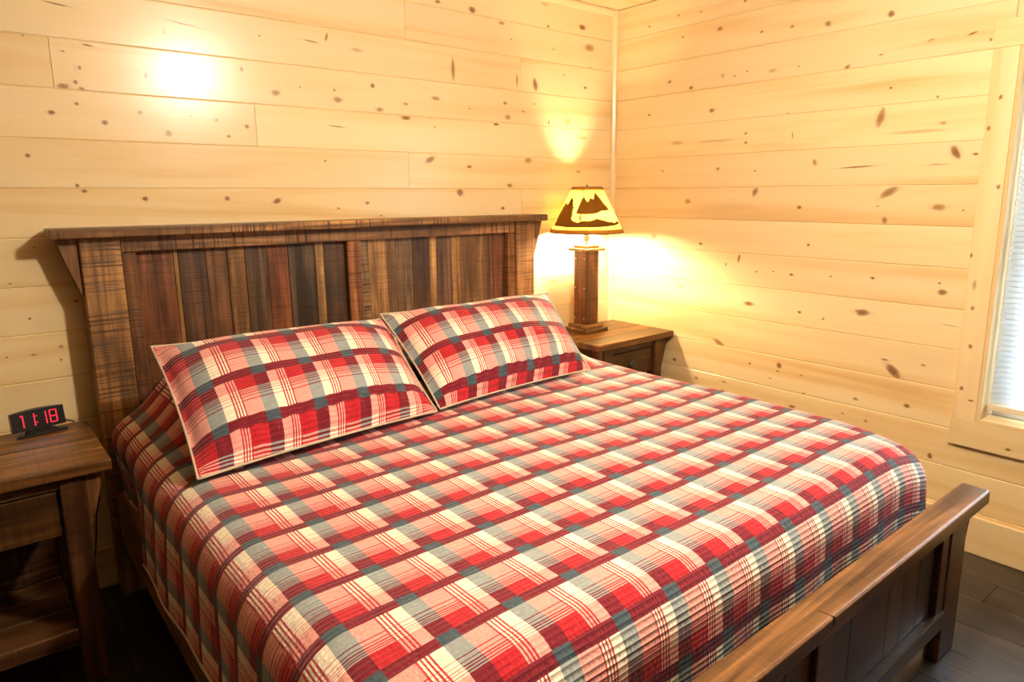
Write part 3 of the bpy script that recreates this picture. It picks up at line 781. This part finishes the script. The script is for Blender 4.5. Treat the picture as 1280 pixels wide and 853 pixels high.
def pix_shade(px, py):
    """photo zoom pixel of the shade -> (phi, h)"""
    h = .5
    for _ in range(30):
        R = 457+(182-457)*h; cx = 522+(540-522)*h
        q = max(-.985, min(.985, (px-cx)/R)); c = math.sqrt(1-q*q)
        h = (656+(88-656)*h)*0+h
        f = lambda hh: (656+(88-656)*hh)+(457+(182-457)*hh)*.15*math.sqrt(1-max(-.985, min(.985, (px-(522+18*hh))/(457-275*hh)))**2)
        e = f(h)-py; h += e/(568)*.8; h = max(0.0, min(1, h))
    R = 457-275*h; q = max(-.985, min(.985, (px-(522+18*h))/R))
    return math.asin(q), h
def silhouette(name, pix, mat, off=.0012, turns=(0,)):
    from mathutils.geometry import tessellate_polygon
    bm = bmesh.new()
    pts = [pix_shade(*p) for p in pix]
    for tn_ in turns:
        vs = [bm.verts.new((p[0]+tn_, p[1], 0)) for p in pts]
        f = bm.faces.new(vs)
    bmesh.ops.triangulate(bm, faces=bm.faces[:])
    # cut along phi so that the paper bends with the cone
    for k in range(-40, 200):
        x0 = k*.08
        bmesh.ops.bisect_plane(bm, geom=bm.verts[:]+bm.edges[:]+bm.faces[:], plane_co=(x0, 0, 0), plane_no=(1, 0, 0))
    for v in bm.verts: v.co = cone_pt(v.co[0], v.co[1], off)
    me = bpy.data.meshes.new(name); bm.to_mesh(me); bm.free()
    o = link(name, me, mat, None); o.parent = shade; return o
TURN = (0, 2*math.pi*.5)
trees_p = [(95, 585), (130, 570), (125, 540), (150, 535), (145, 505), (170, 480), (178, 440), (205, 420), (200, 395), (228, 380), (225, 350), (255, 330), (265, 305), (295, 290), (300, 325), (320, 305), (340, 260),
           (368, 235), (372, 275), (385, 300), (362, 310), (392, 345), (365, 350), (396, 390), (365, 395), (390, 430), (358, 425), (378, 465), (352, 460), (372, 500), (350, 495), (345, 520), (365, 552), (420, 575),
           (480, 552), (560, 556), (610, 540), (645, 522), (700, 534), (760, 548), (800, 560), (830, 548), (855, 562), (880, 545), (890, 518), (920, 548), (900, 575), (860, 598), (800, 614), (700, 632), (600, 638), (500, 640), (400, 638), (300, 632), (200, 610), (140, 596)]
for t_ in TURN: silhouette('tree_silhouette', trees_p, SI.m, .0012, (t_,))
mount_p = [(398, 460), (420, 400), (450, 330), (475, 270), (505, 238), (520, 280), (545, 310), (562, 285), (575, 245), (595, 268), (612, 275), (622, 215), (628, 178), (660, 215), (700, 265), (740, 320), (780, 365), (808, 400), (770, 410), (700, 425), (660, 452), (600, 468), (540, 472), (470, 470)]
for t_ in TURN: silhouette('mountain_silhouette', mount_p, SI.m, .0012, (t_,))
# seam of the shade, rims and lacing
SEAM = plain('orange_seam_strip', (.42, .16, .03), .7)
sm_ = [(486, 120), (512, 120), (500, 230), (482, 238)]
silhouette('seam_strip', sm_, SI.m if False else SEAM, .0009, (0,))
silhouette('seam_strip', [(440, 470), (470, 470), (464, 552), (434, 556)], SEAM, .0009, (0,))
for h_, r_ in ((0, .0034), (1, .0024)):
    pts = [cone_pt(2*math.pi*k/72, h_, 0) for k in range(72)]
    o = tube('rim_cord', [tuple(p) for p in pts], r_, LACE, None, 6, True); o.parent = shade
def band(name, h0, h1, mat, off):
    bm = bmesh.new(); n = 72; A = [bm.verts.new(cone_pt(2*math.pi*k/n, h0, off)) for k in range(n)]; B = [bm.verts.new(cone_pt(2*math.pi*k/n, h1, off)) for k in range(n)]
    for k in range(n): bm.faces.new((A[k], A[(k+1) % n], B[(k+1) % n], B[k]))
    o = link(name, finish(bm, name, smooth=True), mat, None); o.parent = shade
BAND = NT('amber_rim_band')
df = BAND.node('ShaderNodeBsdfDiffuse', {'Color': (.60, .30, .06, 1)}); tl = BAND.node('ShaderNodeBsdfTranslucent', {'Color': (.22, .095, .010, 1)}); mx = BAND.node('ShaderNodeMixShader', {0: .5})
BAND.t.links.new(df.outputs[0], mx.inputs[1]); BAND.t.links.new(tl.outputs[0], mx.inputs[2]); BAND.t.links.new(mx.outputs[0], BAND.out.inputs[0])
band('rim_band', .0, .085, BAND.m, .0006); band('rim_band', .93, 1.0, BAND.m, .0006)
def lacing(h0, h1, n, r_):
    bm = bmesh.new()
    for k in range(n):
        for (a0, a1) in ((0, 1), (1, 0)):
            p = cone_pt(2*math.pi*(k+a0)/n, h0, .002); q = cone_pt(2*math.pi*(k+a1)/n, h1, .002)
            d = (q-p).normalized(); e = d.cross(Vector((0, 0, 1))).normalized(); f = d.cross(e)
            A = [bm.verts.new(p+r_*(math.cos(t)*e+math.sin(t)*f)) for t in (0, 2.1, 4.2)]; B = [bm.verts.new(q+r_*(math.cos(t)*e+math.sin(t)*f)) for t in (0, 2.1, 4.2)]
            for i in range(3): bm.faces.new((A[i], A[(i+1) % 3], B[(i+1) % 3], B[i]))
    o = link('lacing', finish(bm, 'lacing'), LACE, None); o.parent = shade
lacing(.01, .075, 44, .0013); lacing(.935, .99, 22, .0010)

# ------------------------------------------------------------------ alarm clock
CKX, CKY = -2.900, -.197
clock = tag(empty('alarm_clock', (CKX, CKY, .7003), math.radians(12)), 'small black digital alarm clock with red numerals reading 11:18', 'clock')
# local: x right, y back, face at -y; body leans back
def cl(o): o.parent = clock; return o
bpnt = [(-.072, -.030), (.072, -.030), (.050, .030), (-.050, .030)]
cl(prism('foot', bpnt, 2, 0, .007, BLACK, None, .002))
wedge = [(-.026, .007), (.020, .007), (.012, .026), (.002, .030)]
bm = bmesh.new(); rows = []
for x0, x1, yy, zz in ((-.052, .052, -.024, .0072), (-.020, .020, -.004, .022), (-.020, .020, .012, .022), (-.040, .040, .026, .0072)):
    rows.append((bm.verts.new((x0, yy, zz)), bm.verts.new((x1, yy, zz))))
for A, B in zip(rows, rows[1:]): bm.faces.new((A[0], A[1], B[1], B[0]))
bm.faces.new([r[0] for r in rows]); bm.faces.new([r[1] for r in rows][::-1]); bm.faces.new((rows[0][0], rows[3][0], rows[3][1], rows[0][1]))
cl(link('pedestal', finish(bm, 'pedestal', .0015), BLACKG))
TILT = math.radians(-10)
def on_face(x, zf, y=0):          # body frame -> clock frame
    return Vector((x, y*math.cos(TILT)-zf*math.sin(TILT), zf*math.cos(TILT)+y*math.sin(TILT)))+Vector((0, -.010, .017))
bm = bmesh.new(); N = 14; HW = .074
rows = []
for i in range(N+1):
    x = -HW+2*HW*i/N; arch = .006*(1-(x/HW)**2)
    rows.append([bm.verts.new(on_face(x, z, y)) for (z, y) in ((0, 0), (.062+arch*.3, 0), (.062+arch, .016), (.0, .020+arch))])
for A, B in zip(rows, rows[1:]):
    for k in range(4): bm.faces.new((A[k], A[(k+1) % 4], B[(k+1) % 4], B[k]))
bm.faces.new(rows[0][::-1]); bm.faces.new(rows[-1])
body = cl(link('body', finish(bm, 'body'), BLACK))
DH, DW, SW = .042, .0215, .0030
def seg_box(name, parts, x0, mat):
    bm = bmesh.new()
    for (xa, xb, za, zb) in parts:
        f = [bm.verts.new(on_face(x0+x, .011+z, -.0006)) for x, z in ((xa, za), (xb, za), (xb, zb), (xa, zb))]
        g_ = [bm.verts.new(on_face(x0+x, .011+z, .0004)) for x, z in ((xa, za), (xb, za), (xb, zb), (xa, zb))]
        bm.faces.new(f)
        for i in range(4): bm.faces.new((f[i], g_[i], g_[(i+1) % 4], f[(i+1) % 4]))
    o = link(name, finish(bm, name), mat); o.parent = body; return o
g_ = .0008
vert = lambda x: [(x, x+SW, g_, DH/2-g_), (x, x+SW, DH/2+g_, DH-g_)]
one = vert(DW-SW)
eight = vert(0)+vert(DW-SW)+[(g_+SW*.6, DW-SW*.6-g_, 0, SW*.8), (g_+SW*.6, DW-SW*.6-g_, DH/2-SW*.4, DH/2+SW*.4), (g_+SW*.6, DW-SW*.6-g_, DH-SW*.8, DH)]
seg_box('digit', one+[(DW-SW*2.6, DW-SW*1.4, DH-SW*1.6, DH-SW*.4)], -.040-DW, DIGIT)
seg_box('digit', one, -.009-DW, DIGIT)
seg_box('colon', [(0, .0032, DH*.22, DH*.22+.0032), (0, .0032, DH*.72, DH*.72+.0032)], -.0062, DIGIT)
seg_box('digit', one, .0235-DW, DIGIT)
seg_box('digit', eight, .0315, DIGIT)
# power cord hanging by the bed
tube('power_cord', [(-2.83, -.15, .72), (-2.80, -.128, .70), (-2.785, -.12, .60), (-2.775, -.10, .46), (-2.752, -.11, .40), (-2.768, -.10, .33), (-2.775, -.09, .25), (-2.80, -.08, .08), (-2.80, -.06, .02)], .0025, BLACK, None, 6)
cord = bpy.data.objects['power_cord']; tag(cord, 'thin black power cord hanging between the headboard post and the clock nightstand', 'cord')
